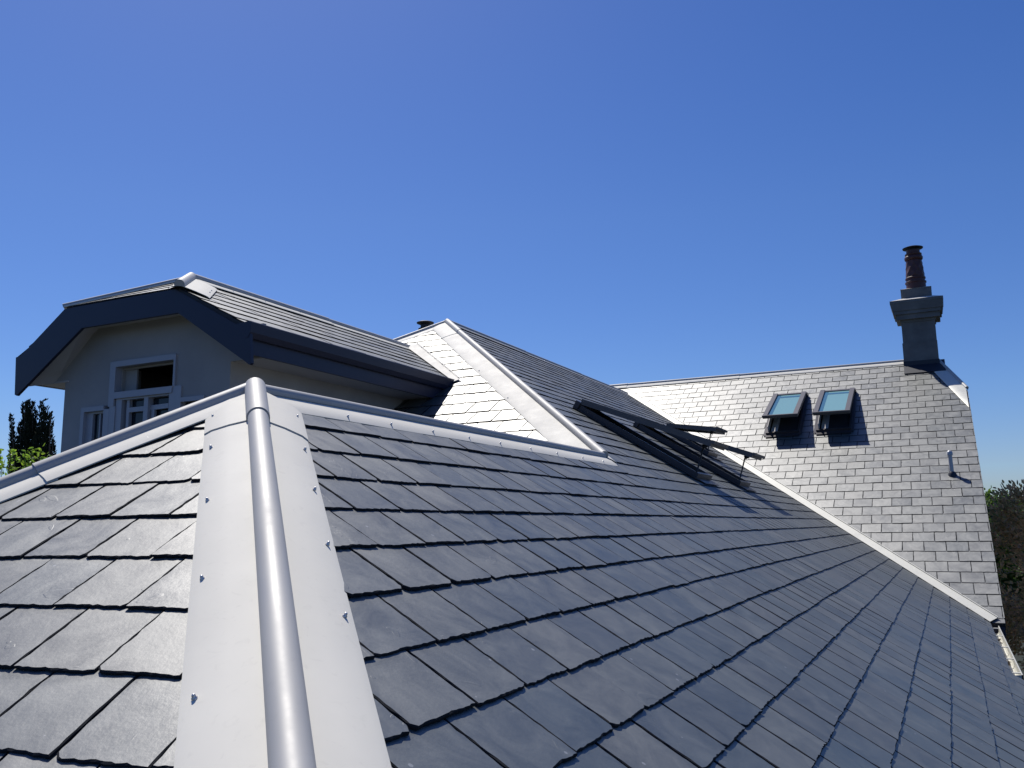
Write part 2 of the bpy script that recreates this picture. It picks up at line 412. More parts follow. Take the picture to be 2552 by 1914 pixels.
# --- main hip end above it (bright)
O_W = nW*(-hW)
A2l = A2+V(-4.68, 0, 0); A2l = V(A2.x-4.6, HB.y, HB.z)
polyW = [uv(A2, O_W, cX, dW), uv(HB, O_W, cX, dW), uv(A2l, O_W, cX, dW)]
roof('roof_slope', O_W, cX, dW, nW, [polyW], .314, -8.118, .322, -4.881, seed=11, near=lambda u, s: 1,
     label='glaring bright triangular slate hip face behind the near ridge')
# --- west slopes, turned away from the eye
nWs = V(-math.sin(TR), 0, math.cos(TR)); dWs = V(-math.cos(TR), 0, -math.sin(TR))
def west(xr, zr, y0, y1, length, yb0=None, yb1=None, **k):
    O = V(xr, 0, zr)
    return [[(y0, 0), (y1, 0), (yb1 if yb1 is not None else y1, length), (yb0 if yb0 is not None else y0, length)]], O
pw, Ow = west(A2.x, A2.z, A2.y, 21.9, 5.4, yb0=HB.y)
roof('roof_slope', Ow, cY, dWs, nWs, pw, .25, .1, .3125, 0, seed=12, label='west slate slope behind the main ridge')
pw, Ow = west(P0.x, P0.z, P0.y, HB.y+.3, 3.0, yb0=P0.y-1.2)
roof('roof_slope', Ow, cY, dWs, nWs, pw, .25, .1, .3125, 0, seed=13, label='west slate slope behind the near ridge')
# facet between the left hip and that slope
a_ = P0; b_ = P0+dHL*4.2; c_ = rp(0, 0); c_ = Ow+cY*(P0.y-1.2)+dWs*3.0
mb = MB(); q = [a_, c_, b_]; nn_ = (c_-a_).cross(b_-a_).normalized(); nn_ = nn_ if nn_.z > 0 else -nn_
mb.prism(q, nn_*-.1, 0); mb.build('roof_slope', [M_SL], house)
# --- far right wing, face towards the eye
RY = plane_pt(n2, H2, x=0, z=ZR).y
O_E = n2*(-H2)
E_hipT = V(.06, RY, ZR); E_hipB = plane_pt(n2, H2, x=.61, z=2.74); E_b = plane_pt(n2, H2, x=.61, z=VB.z)
polysE = [[uv(p, O_E, cX, d2) for p in (V(VT.x, RY, ZR), E_hipT, E_hipB, E_b, VB, VT)],
          [uv(p, O_E, cX, d2) for p in (V(-14, RY, ZR), V(VT.x, RY, ZR), VT, plane_pt(n2, H2, x=-14, z=VT.z-.1))]]
roof('roof_slope', O_E, cX, d2, n2, polysE, .2735, -17.447, .3265, -.715, seed=21, near=lambda u, s: 1 if u > -6 else 0, hs=(.006, .0145), gap=.007,
     label='lighter grey slate slope of the right wing carrying the chimney')
# its back slope and clipped gable facet
nB = V(0, math.sin(R(33.5)), math.cos(R(33.5))); dB = V(0, math.cos(R(33.5)), -math.sin(R(33.5)))
OB = V(0, RY, ZR)
roof('roof_slope', OB, cX, dB, nB, [[(-14, 0), (.06, 0), (.61, 1.7), (.61, 9.0), (-14, 9.0)]], .2735, .1, .3265, 0, seed=22, label='rear slate slope of the right wing')
E_hipB2 = V(.61, 2*RY-E_hipB.y, E_hipB.z)
mb = MB(); mb.prism([E_hipT, E_hipB, E_hipB2], V(-.06, 0, -.05), 0); mb.build('roof_slope', [M_SL], house)['label'] = 'small clipped slate facet over the right gable'

# ------------------------------------------------------------------ ridge and hip cappings
def capping(p0, p1, nA, nB, wA, wB, r=.046, h0=.034, cutA=(0, 0), cutB=(0, 0), breaks=(), rivA=(), rivB=(), ends=(True, True), lbl=None, wings=True, mat_w=None, lip=.032):
    """roll-top capping: two flat wings lying on faces A and B, a half-round roll on top; lengths in units"""
    p0 = Vector(p0); p1 = Vector(p1); t = (p1-p0).normalized(); L = (p1-p0).length
    a = t.cross(nA).normalized(); b = t.cross(nB).normalized()
    if a.z > 0: a = -a
    if b.z > 0: b = -b
    if a.dot(b) > .99: b = -b
    upv = ((nA+nB)/2); upv = (upv-t*upv.dot(t)).normalized()
    lat = t.cross(upv).normalized()
    if lat.dot(a) < 0: lat = -lat
    cuts = [0]+list(breaks)+[L]
    wing = MB(); rollm = MB()
    for si in range(len(cuts)-1):
        s0 = cuts[si]; s1 = cuts[si+1]+(.04 if si < len(cuts)-2 else 0)
        o_ = .006*(len(cuts)-2-si)
        # wings
        for (v_, nn, wd, cut) in ((a, nA, wA, cutA), (b, nB, wB, cutB)):
            if wd <= 0: continue
            ca = cut[0] if si == 0 else 0; cb = cut[1] if si == len(cuts)-2 else 0
            hh = h0+o_
            prof = [(.0, hh+.004), (r*.9, hh+.004), (wd*.5, hh+.0065), (wd-lip, hh+.003), (wd, hh-.006)]
            rings = []
            NS = 1+int((s1-s0)/.35)
            for q in range(NS+1):
                f = q/NS
                top = []; bot = []
                for (x, z) in prof:
                    sa = s0+ca*x; sb = s1-cb*x
                    ps = p0+t*(sa+(sb-sa)*f)+v_*x
                    wv = .0016*math.sin(ps.x*3.1+ps.y*5.3+x*20) if 0 < f < 1 and x > r else 0
                    top.append(ps+nn*(z+wv)); bot.append(ps+nn*(z+wv-.005))
                rings.append(top+bot[::-1])
            n_ = len(rings[0]); vs = [p for rg in rings for p in rg]
            fs = [[k*n_+i, k*n_+(i+1) % n_, (k+1)*n_+(i+1) % n_, (k+1)*n_+i] for k in range(len(rings)-1) for i in range(n_)]
            fs += [list(range(n_))[::-1], [(len(rings)-1)*n_+i for i in range(n_)]]
            flip = (t.cross(v_)).dot(nn) > 0
            if not flip: fs = [f[::-1] for f in fs]
            wing.raw(vs, fs)
        # roll
        rr = r+o_
        base = p0+upv*(h0+.004)
        def ring(s, r_):
            pts = [base+t*s+lat*(r_*.93)-upv*.012]
            for i in range(15):
                th = R(-14)+R(208)*i/14
                pts.append(base+t*s+lat*(r_*math.cos(th))+upv*(r_*math.sin(th)+r_*.08))
            pts.append(base+t*s-lat*(r_*.93)-upv*.012)
            return pts
        rs = [ring(s0, rr), ring(s1, rr)]; n_ = 17
        inner = [ring(s1, rr-.006), ring(s0, rr-.006)]
        vs = rs[0]+rs[1]+inner[0]+inner[1]
        fs = []
        for i in range(n_-1):
            fs += [[i, i+1, n_+i+1, n_+i], [n_+i, n_+i+1, 2*n_+i+1, 2*n_+i], [2*n_+i, 2*n_+i+1, 3*n_+i+1, 3*n_+i], [3*n_+i, 3*n_+i+1, i+1, i]]
        rollm.raw(vs, fs)
        if si == 0 and ends[0]: rollm.poly(ring(s0-.001, rr-.001))
        if si == len(cuts)-2 and ends[1]: rollm.poly(ring(s1+.001, rr-.001)[::-1])
    w_ = wing.build('ridge_flashing', mat_w or M_ZN, house, smooth=True, sharp=25)
    if lbl: w_['label'] = lbl
    ro = rollm.build('ridge_roll', M_ROLL, w_, smooth=True, sharp=50)
    for (v_, nn, wd, lst) in ((a, nA, wA, rivA), (b, nB, wB, rivB)):
        for s in lst:
            rivet(p0+t*s+v_*(wd-.035)+nn*(h0+.004), nn, w_)
    return w_
def rivet(p, nn, parent, r=.0058):
    rm = MB(); x = nn.orthogonal().normalized(); y = nn.cross(x); vs = []; N = 12
    for rad, h in ((1.25, .0), (1.2, .003), (.85, .004), (.8, .009), (.45, .012)):
        for i in range(N):
            th = 2*math.pi*i/N; vs.append(p+x*(r*rad*math.cos(th))+y*(r*rad*math.sin(th))+nn*h)
    fs = [[k*N+i, k*N+(i+1) % N, (k+1)*N+(i+1) % N, (k+1)*N+i] for k in range(4) for i in range(N)]+[[4*N+i for i in range(N)]]
    rm.raw(vs, fs); rm.build('rivet', M_RIV, parent, smooth=True, sharp=60)

nSW = nn_
cot = .46
# near front hip: A = left face, B = east slope
capping(P0+dH*-.02, P0+dH*6, nL, nR, .214, .221, r=.043, h0=.026, cutA=(cot, 0), cutB=(.46, 0), breaks=(.46,),
        rivA=(.30, .72, 1.27, 1.84, 2.4), rivB=(.22, .68, 1.13, 1.60, 2.05), ends=(True, True), lbl='broad pale hip flashing running down the centre foreground')
# near left hip
capping(P0, P0+dHL*6, nL, nSW, .155, .13, r=.030, h0=.020, cutA=(cot, 0), cutB=(.3, 0), breaks=(.93, 3.2), rivA=(.55, 1.35, 2.1), ends=(False, True),
        lbl='pale hip flashing running down to the left edge')
# near ridge
capping(P0, V(P0.x, HB.y-.02, P0.z), nR, nWs, .172, .17, r=.034, h0=.020, cutA=(.0, .0), cutB=(.3, 0), breaks=(),
        rivA=(.55, .95, 1.4, 1.85, 2.3, 2.8, 3.3, 3.85, 4.35), ends=(False, True), lbl='grey ridge flashing above the long dark slope')
# main hip
capping(A2, HB+V(0, 0, 0), nW, nR, .29, .14, r=.045, h0=.026, cutA=(.45, 0), cutB=(.45, -.4), breaks=(.9,), rivA=(3.2, 4.6), rivB=(.6, 1.6, 2.3, 3.0, 3.7, 4.4, 5.1, 5.8, 6.4),
        lbl='wide bright hip flashing beside the glaring slates')
# main ridge, left hip of the bright face
capping(A2, V(A2.x, VT.y-.05, A2.z), nR, nWs, .09, .15, r=.034, h0=.024, cutA=(.4, 0), breaks=(3, 6), rivA=(1.1, 2.4, 3.9), lbl='dark main ridge capping against the sky', mat_w=M_ROLL)
capping(A2, A2l, nW, nWs, .16, .15, r=.034, h0=.024, cutA=(.45, 0), cutB=(.4, 0), lbl='short hip capping left of the main apex')
# right wing ridge and clipped corner
capping(V(-14, RY, ZR), V(-.6, RY, ZR), n2, nB, .15, .15, r=.036, h0=.032, breaks=(6.5, 9.5), lbl='pale ridge capping of the right wing')
capping(V(-.2, RY, ZR), E_hipT, n2, nB, .15, .15, r=.036, h0=.032, lbl='ridge stub behind the chimney')
nF = (E_hipB-E_hipT).cross(E_hipB2-E_hipT).normalized(); nF = nF if nF.z > 0 else -nF
capping(E_hipT, E_hipB-(E_hipB-E_hipT)*.05, n2, nF, .27, .04, r=.036, h0=.032, cutA=(0, -3.2), mat_w=M_CREAM, lbl='cream hip flashing on the clipped corner of the right wing')

# ------------------------------------------------------------------ valleys
def strip(name, p0, p1, nn, width, side, matl, h=.03, lblt=None, upstand=True):
    t = (Vector(p1)-Vector(p0)).normalized(); v_ = t.cross(nn).normalized()*side
    mb = MB(); q = [Vector(p0), Vector(p1), Vector(p1)+v_*width, Vector(p0)+v_*width]
    mb.prism([p+nn*h for p in q], nn*-.006)
    if upstand:
        mb.fbox(Vector(p0), t, v_, nn, 0, (Vector(p1)-Vector(p0)).length, width-.012, width, h-.004, h+.012)
    o = mb.build(name, matl, house)
    if lblt: o['label'] = lblt
    return o
sv = 1 if (VB-VT).cross(n2).y > 0 else -1
strip('valley_flashing', VT, VB, n2, .15, sv, M_CREAM, h=.034, lblt='cream valley strip between the two large slate slopes')

# ------------------------------------------------------------------ skylights
def skylight(O, a, d, nn, wd, ln, ang, base, label, glass=M_TEAL, hb=.075, struts=True, lining=False):
    """O = hinge corner on the slates; a lateral, d down slope, nn up from the slope"""
    cb = MB()
    f = lambda *k: cb.fbox(O, a, d, nn, *k)
    f(0, .045, 0, ln, 0, hb); f(wd-.045, wd, 0, ln, 0, hb); f(.045, wd-.045, 0, .05, 0, hb+.004); f(.045, wd-.045, ln-.05, ln, 0, hb)
    f(-.05, 0, -.05, ln+.05, .028, .036); f(wd, wd+.05, -.05, ln+.05, .028, .036); f(0, wd, ln, ln+.13, .030, .038)
    f(-.03, wd+.03, -.07, .0, .02, hb+.03)
    c_ = cb.build('skylight', M_FRAME, house); c_['label'] = label
    v = MB(); v.fbox(O, a, d, nn, .045, wd-.045, .05, ln-.05, .022, .034); v.build('shade_sheet', M_INSHADE, c_)  # dark sheet just above the slates, its colour standing for the shaded well
    if lining:
        l = MB(); l.fbox(O, a, d, nn, .05, .06, ln*.35, ln-.05, .034, hb+.12)
        l.fbox(O, a, d, nn, .10, .24, ln*.55, ln-.055, .036, .05); l.build('lining', M_SOF, c_)
    ds = d*math.cos(ang)+nn*math.sin(ang); ns = nn*math.cos(ang)-d*math.sin(ang)
    Q = O+nn*(hb+.006)
    sf = MB(); g = lambda *k: sf.fbox(Q, a, ds, ns, *k)
    fw_ = .085
    g(-.012, fw_, 0, ln, 0, .075); g(wd-fw_, wd+.012, 0, ln, 0, .075); g(fw_, wd-fw_, 0, fw_, 0, .06); g(fw_, wd-fw_, ln-fw_, ln, 0, .060)
    g(-.02, wd+.02, ln, ln+.035, .04, .082)
    s_ = sf.build('sash', M_SASH, c_)
    pn = MB(); pn.fbox(Q, a, ds, ns, fw_, wd-fw_, fw_, ln-fw_, .028, .040); pn.build('pane', glass, c_)
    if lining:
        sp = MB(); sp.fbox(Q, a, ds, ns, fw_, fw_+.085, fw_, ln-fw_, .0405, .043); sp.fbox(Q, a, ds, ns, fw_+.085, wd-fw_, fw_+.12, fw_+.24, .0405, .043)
        sp.build('sash_shade', M_SASHSHADE, c_)  # blue strips on the pane paint the sash's shadow on the blind below
    if struts:
        st = MB(); st.tube(Q+a*(wd*.3)+ds*(ln-.14), O+a*(wd*.12)+d*(ln-.05)+nn*(hb), .011, n=8)
        st.tube(Q+a*(wd*.3)+ds*(ln-.14)-ns*.03, Q+a*(wd*.3)+ds*(ln-.10)+ns*.01, .03, n=8)
        st.build('strut', M_BLACK, c_)
lab_r = ['open skylight nearest the foreground on the dark slope', 'open skylight second along the dark slope', 'short wide-open skylight nearest the valley on the dark slope']
for (y0, s_, ln, an), lb in zip(sk_s, lab_r):
    skylight(rp(y0, s_, .0), cY, dR, nR, .72, ln-.12 if ln > 1.5 else ln, R(an), 0, lb, hb=.10)
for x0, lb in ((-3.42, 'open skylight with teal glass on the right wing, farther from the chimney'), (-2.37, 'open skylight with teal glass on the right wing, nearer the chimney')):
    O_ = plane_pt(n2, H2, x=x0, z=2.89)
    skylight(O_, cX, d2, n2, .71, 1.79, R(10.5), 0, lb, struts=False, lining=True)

# ------------------------------------------------------------------ vent pipe on the right wing, vent cowl behind the apex
b_ = V(.1415, 17.975, .829)
mb = MB(); mb.tube(b_+V(0, 0, -.1), b_+V(-.012, 0, .40), .036, n=16); o = mb.build('vent_pipe', M_PIPE, house, smooth=True)
o['label'] = 'slim grey vent pipe near the right verge'
mb = MB(); mb.lathe(b_.x-.012, b_.y, [(.05, b_.z+.37), (.052, b_.z+.42), (.035, b_.z+.45), (.012, b_.z+.46)], 16); mb.build('pipe_cap', M_PIPE, o, smooth=True)
mb = MB(); mb.lathe(b_.x, b_.y, [(.075, b_.z-.04), (.07, b_.z+.035), (.045, b_.z+.07)], 16); mb.build('collar', M_LEAD, o, smooth=True)
mb = MB(); cx, cy = -8.01, 12.9
mb.lathe(cx, cy, [(.10, 3.0), (.10, 3.42), (.125, 3.45), (.125, 3.49), (.085, 3.51), (.085, 3.56), (.15, 3.585), (.155, 3.60), (.12, 3.615), (.02, 3.625)], 24)
o = mb.build('vent_cowl', M_VENT, house, smooth=True); o['label'] = 'dark round vent cowl peeping over the main apex'

# ------------------------------------------------------------------ gutter beside the valley
def gutter(x0, x1, y0, y1, z, name_mat, lbl, straps):
    mb = MB(); wd = x1-x0; t_ = .008
    prof = [(x0, z), (x0, z-.085), (x0+.02, z-.10), (x1-.02, z-.10), (x1, z-.07), (x1, z+.012), (x1-.012, z+.016), (x1-.012, z-.062), (x1-.026, z-.09), (x0+.026, z-.09), (x0+.009, z-.078), (x0+.009, z)]
    mb.prism([(px, y0, pz) for px, pz in prof], V(0, y1-y0, 0))
    for ye in (y0, y1-.006):
        mb.prism([(px, ye, pz) for px, pz in [prof[0], prof[1], prof[2], prof[3], prof[4], prof[5]]], V(0, .006, 0))
    o = mb.build('gutter', name_mat, house); o['label'] = lbl
    for y in straps:
        sm = MB(); sm.box(x0-.03, x1-.006, y-.02, y+.02, z+.003, z+.012); sm.build('gutter_strap', name_mat, o)
    return o
gutter(.405, .525, 10.05, VB.y+.1, -1.485, M_CREAM, 'cream gutter with straps at the lower end of the valley', (14.25, 13.35, 12.2, 11.2, 10.2))
lm = MB(); rnd = random.Random(4)
for i in range(16):
    y = rnd.uniform(10.3, 14); x = rnd.uniform(.43, .5); a = rnd.uniform(0, 6.28); r = rnd.uniform(.02, .05)
    lm.prism([(x+r*.4*math.cos(a+t), y+r*math.sin(a+t)*1.6, -1.568) for t in (0, 1.3, 3.1, 4.4)], V(0, 0, .006))
o = lm.build('leaf_litter', M_BARK, house); o['kind'] = 'stuff'

# ------------------------------------------------------------------ chimney
CY = 22.38
cm = MB(); dp = .27
DZ = .075
def lvl(x0, x1, z0, z1, e=0, mi=0): cm.box(x0, x1, CY-dp-e, CY+dp+e, z0+(DZ if z0 > 3 else 0), z1+DZ, mi)
lvl(-.615, .125, 2.9, 4.06, .012); lvl(-.60, .118, 4.06, 4.55)
lvl(-.615, .14, 4.55, 4.61, .02); lvl(-.70, .235, 4.61, 4.73, .10); lvl(-.745, .275, 4.73, 4.81, .14)
def frust(x0, x1, e0, z0, X0, X1, e1, z1, mi=0):
    z0 += DZ; z1 += DZ
    vs = [(x0, CY-dp-e0, z0), (x1, CY-dp-e0, z0), (x1, CY+dp+e0, z0), (x0, CY+dp+e0, z0), (X0, CY-dp-e1, z1), (X1, CY-dp-e1, z1), (X1, CY+dp+e1, z1), (X0, CY+dp+e1, z1)]
    cm.raw(vs, [[3, 2, 1, 0], [4, 5, 6, 7], [0, 1, 5, 4], [1, 2, 6, 5], [2, 3, 7, 6], [3, 0, 4, 7]], mi)
frust(-.765, .295, .16, 4.81, -.80, .325, .19, 4.99); lvl(-.805, .33, 4.99, 5.055, .195)
frust(-.80, .325, .19, 5.055, -.57, .12, 0, 5.13, 1)
lvl(-.555, .105, 5.10, 5.365, -.04); frust(-.56, .108, -.03, 5.365, -.47, .02, -.15, 5.40, 1)
ch = cm.build('chimney', [M_CHIM, M_MORT], house); ch['label'] = 'tall grey rendered chimney with stepped cap'
pm = MB()
prof = [(.215, 5.36), (.215, 5.52), (.232, 5.53), (.232, 5.56), (.208, 5.575), (.205, 5.62), (.222, 5.63), (.222, 5.66), (.198, 5.68)]
prof += [(.198-.034*i/20, 5.68+.41*i/20) for i in range(1, 21)]
prof += [(.19, 6.10), (.20, 6.12), (.205, 6.16), (.19, 6.19), (.17, 6.20), (.185, 6.22), (.185, 6.25), (.15, 6.27), (.15, 6.34)]
def dia(t, z):
    if 5.69 < z < 6.08:
        return .010*max(0, math.sin(7*t+z*24))+.010*max(0, math.sin(7*t-z*24))
    return 0
pm.lathe(-.215, CY, [(a_, b_+DZ) for a_, b_ in prof], 84, lambda t, z: dia(t, z-DZ)); po = pm.build('chimney_pot', M_POT, ch, smooth=True, sharp=50)
cmb = MB(); cmb.lathe(-.215, CY, [(a_, b_+DZ) for a_, b_ in [(.14, 6.33), (.15, 6.36), (.225, 6.385), (.23, 6.40), (.15, 6.43), (.05, 6.45)]], 32); cmb.build('pot_cover', M_VENT, ch, smooth=True)
am = MB()
fy = plane_pt(n2, H2, x=0, y=CY-dp-.012)
am.fbox(fy, cX, d2, n2, -.62, .13, -.05, .42, .030, .042)
am.fbox(fy, cX, d2, n2, .13, .24, -.2, .42, .030, .044)
am.box(-.625, .135, CY-dp-.024, CY-dp-.012, fy.z-.05, fy.z+.14)
am.build('apron_flashing', M_LEAD, ch)

# ------------------------------------------------------------------ walls of the main house (mostly hidden)
def wallbox(x0, x1, y0, y1, z0, z1, lbl):
    mb = MB(); mb.box(x0, x1, y0, y1, z0, z1); o = mb.build('wall', M_WALL, house); o['label'] = lbl
wallbox(-13.6, .45, 14.95, 15.2, -ZG, VB.z-.05, 'wall under the right wing')
gm = MB(); zb = VB.z
gm.prism([(.45, 15.0, -ZG), (.45, 15.0, zb+.1), (.45, RY-1.6, 2.55), (.45, RY+1.6, 2.55), (.45, 2*RY-15.0, zb+.1), (.45, 2*RY-15.0, -ZG)], V(-.2, 0, 0))
o = gm.build('wall', M_WALL, house); o['label'] = 'gable end wall of the right wing'
wallbox(.05, .25, 10, 15, -ZG, -1.45, 'east wall under the gutter')
wallbox(1.0, 1.2, -1.2, 9.7, -ZG, -2.15, 'east wall under the near eaves')
wallbox(-5.0, 1.0, -1.6, -1.4, -ZG, -2.3, 'end wall under the near roof')
wallbox(-12.0, -11.8, 8.3, 21, -ZG, 0.3, 'west wall')
# eaves fascia under the slate edges
fm = MB(); pe = rp(0, 1.12); fm.box(pe.x-.06, pe.x-.02, 9.85, VB.y, pe.z-.24, pe.z-.03); fm.build('fascia', M_CREAM, house)
fm = MB()
for (pa, pb) in (((.60, E_b.y+.05, E_b.z), E_hipB),):
    pa = Vector(pa); pb = Vector(pb); fm.prism([pa+V(0, 0, -.02), pb+V(0, 0, -.02), pb+V(0, 0, -.24), pa+V(0, 0, -.24)], V(-.03, 0, 0))
fm.box(-7, .60, E_b.y+.02, E_b.y+.05, E_b.z-.24, E_b.z-.05)
o = fm.build('fascia', M_NAVY, house); o['label'] = 'dark verge board of the right wing'

# ------------------------------------------------------------------ left dormer wing
YF = 6.137; YW = 6.41; XR = -7.45
sl = .532; eR = -5.80; zE = 1.93
zRid = zE+sl*(eR-XR)
thD = math.atan(sl)
nD = V(math.sin(thD), 0, math.cos(thD)); dD = V(math.cos(thD), 0, -math.sin(thD))
DP = (nD, -nD.dot(V(eR, 0, zE)))
OD = V(XR, 0, zRid)
R0 = V(XR, 7.0, zRid); HRp = V(-6.69, YF+.006, zE+sl*(eR+6.69)); HLp = V(-8.36, YF+.006, HRp.z)
VD1 = meet(DP, WP, (V(1, 0, 0), -eR)); VD0 = meet(DP, WP, (V(1, 0, 0), -XR))
polyD = [uv(p, OD, cY, dD) for p in (R0, VD0, VD1, V(eR+.05, YF+.006, zE-.026), HRp)]
roof('roof_slope', OD, cY, dD, nD, [polyD], .262, .135, .62, .2, seed=31, near=lambda u, s: 1, off=.5,
     label='narrow slate slope of the left gabled wing')
# west slope of the wing
slw = (zRid-1.93)/(9.12-7.45); thw = math.atan(slw); nDw = V(-math.sin(thw), 0, math.cos(thw)); dDw = V(-math.cos(thw), 0, -math.sin(thw))
HLw = HLp
roof('roof_slope', OD, cY, dDw, nDw, [[(7.0, 0), (12.2, 0), (12.2, 1.9), (YF+.006, 1.9), (YF+.006, .98)]], .262, .1, .4, 0, seed=32, label='hidden west slope of the left gabled wing')
# clipped face over the gable
cF = V(1, 0, 0); nJ = (HRp-R0).cross(HLp-R0).normalized(); nJ = nJ if nJ.z > 0 else -nJ
dJ = nJ.cross(cF).normalized(); dJ = dJ if dJ.z < 0 else -dJ
roof('roof_slope', R0, cF, dJ, nJ, [[uv(p, R0, cF, dJ) for p in (R0, HRp, HLp)]], .26, .16, .6, -.2, seed=33, near=lambda u, s: 1,
     label='thin clipped slate face over the left gable')
capping(R0, HRp+(HRp-R0)*.04, nJ, nD, .10, .30, r=.05, h0=.034, cutA=(.3, 0), cutB=(.4, 0), rivB=(.62, .86), lbl='wide clipped hip flashing over the left gable')
capping(R0, HLp+(HLp-R0)*.02, nJ, nDw, .032, .10, r=.024, h0=.030, cutA=(.3, 0), cutB=(0, 0), lip=.006, lbl='far clipped hip capping over the left gable')
capping(R0, V(XR, VD0.y+.1, zRid), nD, nDw, .13, .13, r=.042, h0=.030, cutA=(.3, 0), cutB=(0, 0), rivA=(.55, 1.1, 1.75), breaks=(2.4,), lbl='dark ridge capping of the left gabled wing')
# valley tray against the bright face
tv = (VD1-VD0).normalized(); vv = tv.cross(nW).normalized(); vv = vv if vv.x > 0 else -vv
vm = MB(); vm.prism([VD0+nW*.04, VD1+tv*.12+nW*.04, VD1+tv*.12+vv*.09+nW*.04, VD0+vv*.17+nW*.04], nW*-.006)
vm.prism([VD0+nW*.045+vv*.17, VD1+nW*.045+vv*.09+tv*.12, VD1+nW*.045+vv*.105+tv*.12, VD0+nW*.045+vv*.185], nW*.012)
vm.prism([VD0+nD*.03-dD*0, VD0+nD*.05-tv.cross(nD).normalized()*0, VD1+nD*.05, VD1+nD*.03], cX*.01)
o = vm.build('valley_flashing', M_ZN, house); o['label'] = 'bright valley strip where the left wing meets the hip face'

# gable barge board
bm_ = MB()
out = [(-9.14, 1.94), (-9.06, 1.945), (-8.38, 2.40), (-6.74, 2.40), (-5.92, 1.945), (-5.755, 1.96)]
inn = [(-9.11, 1.52), (-9.08, 1.505), (-8.09, 2.155), (-6.69, 2.15), (-5.735, 1.535), (-5.715, 1.55)]
quads = [(0, 1, 1, 0), (1, 2, 2, 1), (2, 3, 3, 2), (3, 4, 4, 3), (4, 5, 5, 4)]
for i in range(5):
    a0, a1, b1, b0 = out[i], out[i+1], inn[i+1], inn[i]
    bm_.prism([(p[0], YF, p[1]) for p in (a0, a1, b1, b0)], V(0, .035, 0))
o = bm_.build('barge_board', M_NAVY, house); o['label'] = 'navy angular barge board framing the left gable'
# raking soffit
XRW_ = -6.235
sm = MB(); bo = [(-9.02, 1.60), (-8.09, 2.19), (-6.69, 2.19), (-5.80, 1.60)]; wi = [(-8.82, 1.665), (-8.18, 2.21), (-6.72, 2.21), (-6.02, 1.665)]
for i in range(3):
    q = [(bo[i][0], YF+.035, bo[i][1]), (bo[i+1][0], YF+.035, bo[i+1][1]), (wi[i+1][0], YW+.02, wi[i+1][1]), (wi[i][0], YW+.02, wi[i][1])]
    sm.prism(q, V(0, 0, .02))
sm.box(-9.05, -8.60, YW-.01, 11, 1.655, 1.675); sm.box(-6.25, -5.83, YW+.02, 10.0, 1.665, 1.685)
cb_ = MB(); cb_.box(XRW_, -5.83, YW, YW+.04, 1.66, 2.0); cb_.build('wall', M_WALL, house)
o = sm.build('soffit', M_SOF, house); o['label'] = 'pale soffit under the left gable eaves'
# eaves: fascia board and navy gutter on the right side
fm = MB(); fm.box(-5.83, -5.80, YF+.035, 10.02, 1.655, 1.90); o = fm.build('fascia', M_NAVY, house); o['label'] = 'navy eaves board of the left wing'
fm = MB(); pr = [(-5.80, 1.945), (-5.80, 1.80), (-5.765, 1.80), (-5.735, 1.85), (-5.725, 1.945), (-5.735, 1.955), (-5.745, 1.945), (-5.752, 1.86), (-5.77, 1.812), (-5.79, 1.812), (-5.79, 1.945)]
fm.prism([(x, YF+.0, z) for x, z in pr], V(0, 10.0-YF, 0)); fm.prism([(x, YF-.004, z) for x, z in pr[:6]], V(0, .004, 0))
o = fm.build('gutter', M_NAVY, house); o['label'] = 'navy gutter along the eaves of the left wing'
fm = MB(); fm.box(-9.16, -9.10, YF+.035, 11, 1.66, 1.93); o = fm.build('fascia', M_NAVY, house)
# walls with the window openings left out
XL, XRW = -8.655, -6.235
wx0, wx1, wz1 = -7.926, -6.964, 1.81
sx0, sx1, sz1 = -8.345, -6.553, 1.345
wb = -.6
wm = MB()
def wp(pts): wm.prism([(x, YW, z) for x, z in pts], V(0, .16, 0))
wp([(XL, -ZG), (sx0, -ZG), (sx0, 2.24), (XL, 2.02), (-8.85, 1.9), (-8.85, 1.67), (XL, 1.67)])
wp([(sx0, sz1), (wx0, sz1), (wx0, 2.36), (-8.18, 2.33), (sx0, 2.24)])
wp([(wx0, wz1), (wx1, wz1), (wx1, 2.36), (wx0, 2.36)])
wp([(wx1, sz1), (sx1, sz1), (sx1, 2.24), (-6.72, 2.33), (wx1, 2.36)])
wp([(sx1, -ZG), (XRW, -ZG), (XRW, 2.0), (sx1, 2.24)])
wp([(sx0, -ZG), (sx1, -ZG), (sx1, wb), (sx0, wb)])
wm.box(XL, XL+.16, YW+.16, 12.0, -ZG, 1.70); wm.box(XRW-.16, XRW, YW+.16, 10.3, -ZG, 1.70)
o = wm.build('wall', M_WALL, house); o['label'] = 'shaded grey rendered walls of the left gabled wing'
# the room behind: a box with indoor shade put into its colour
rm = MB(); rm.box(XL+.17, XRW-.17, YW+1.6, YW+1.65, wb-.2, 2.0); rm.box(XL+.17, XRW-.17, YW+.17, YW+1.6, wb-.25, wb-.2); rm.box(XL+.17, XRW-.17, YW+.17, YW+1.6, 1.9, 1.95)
rm.build('room', M_INSHADE, house)
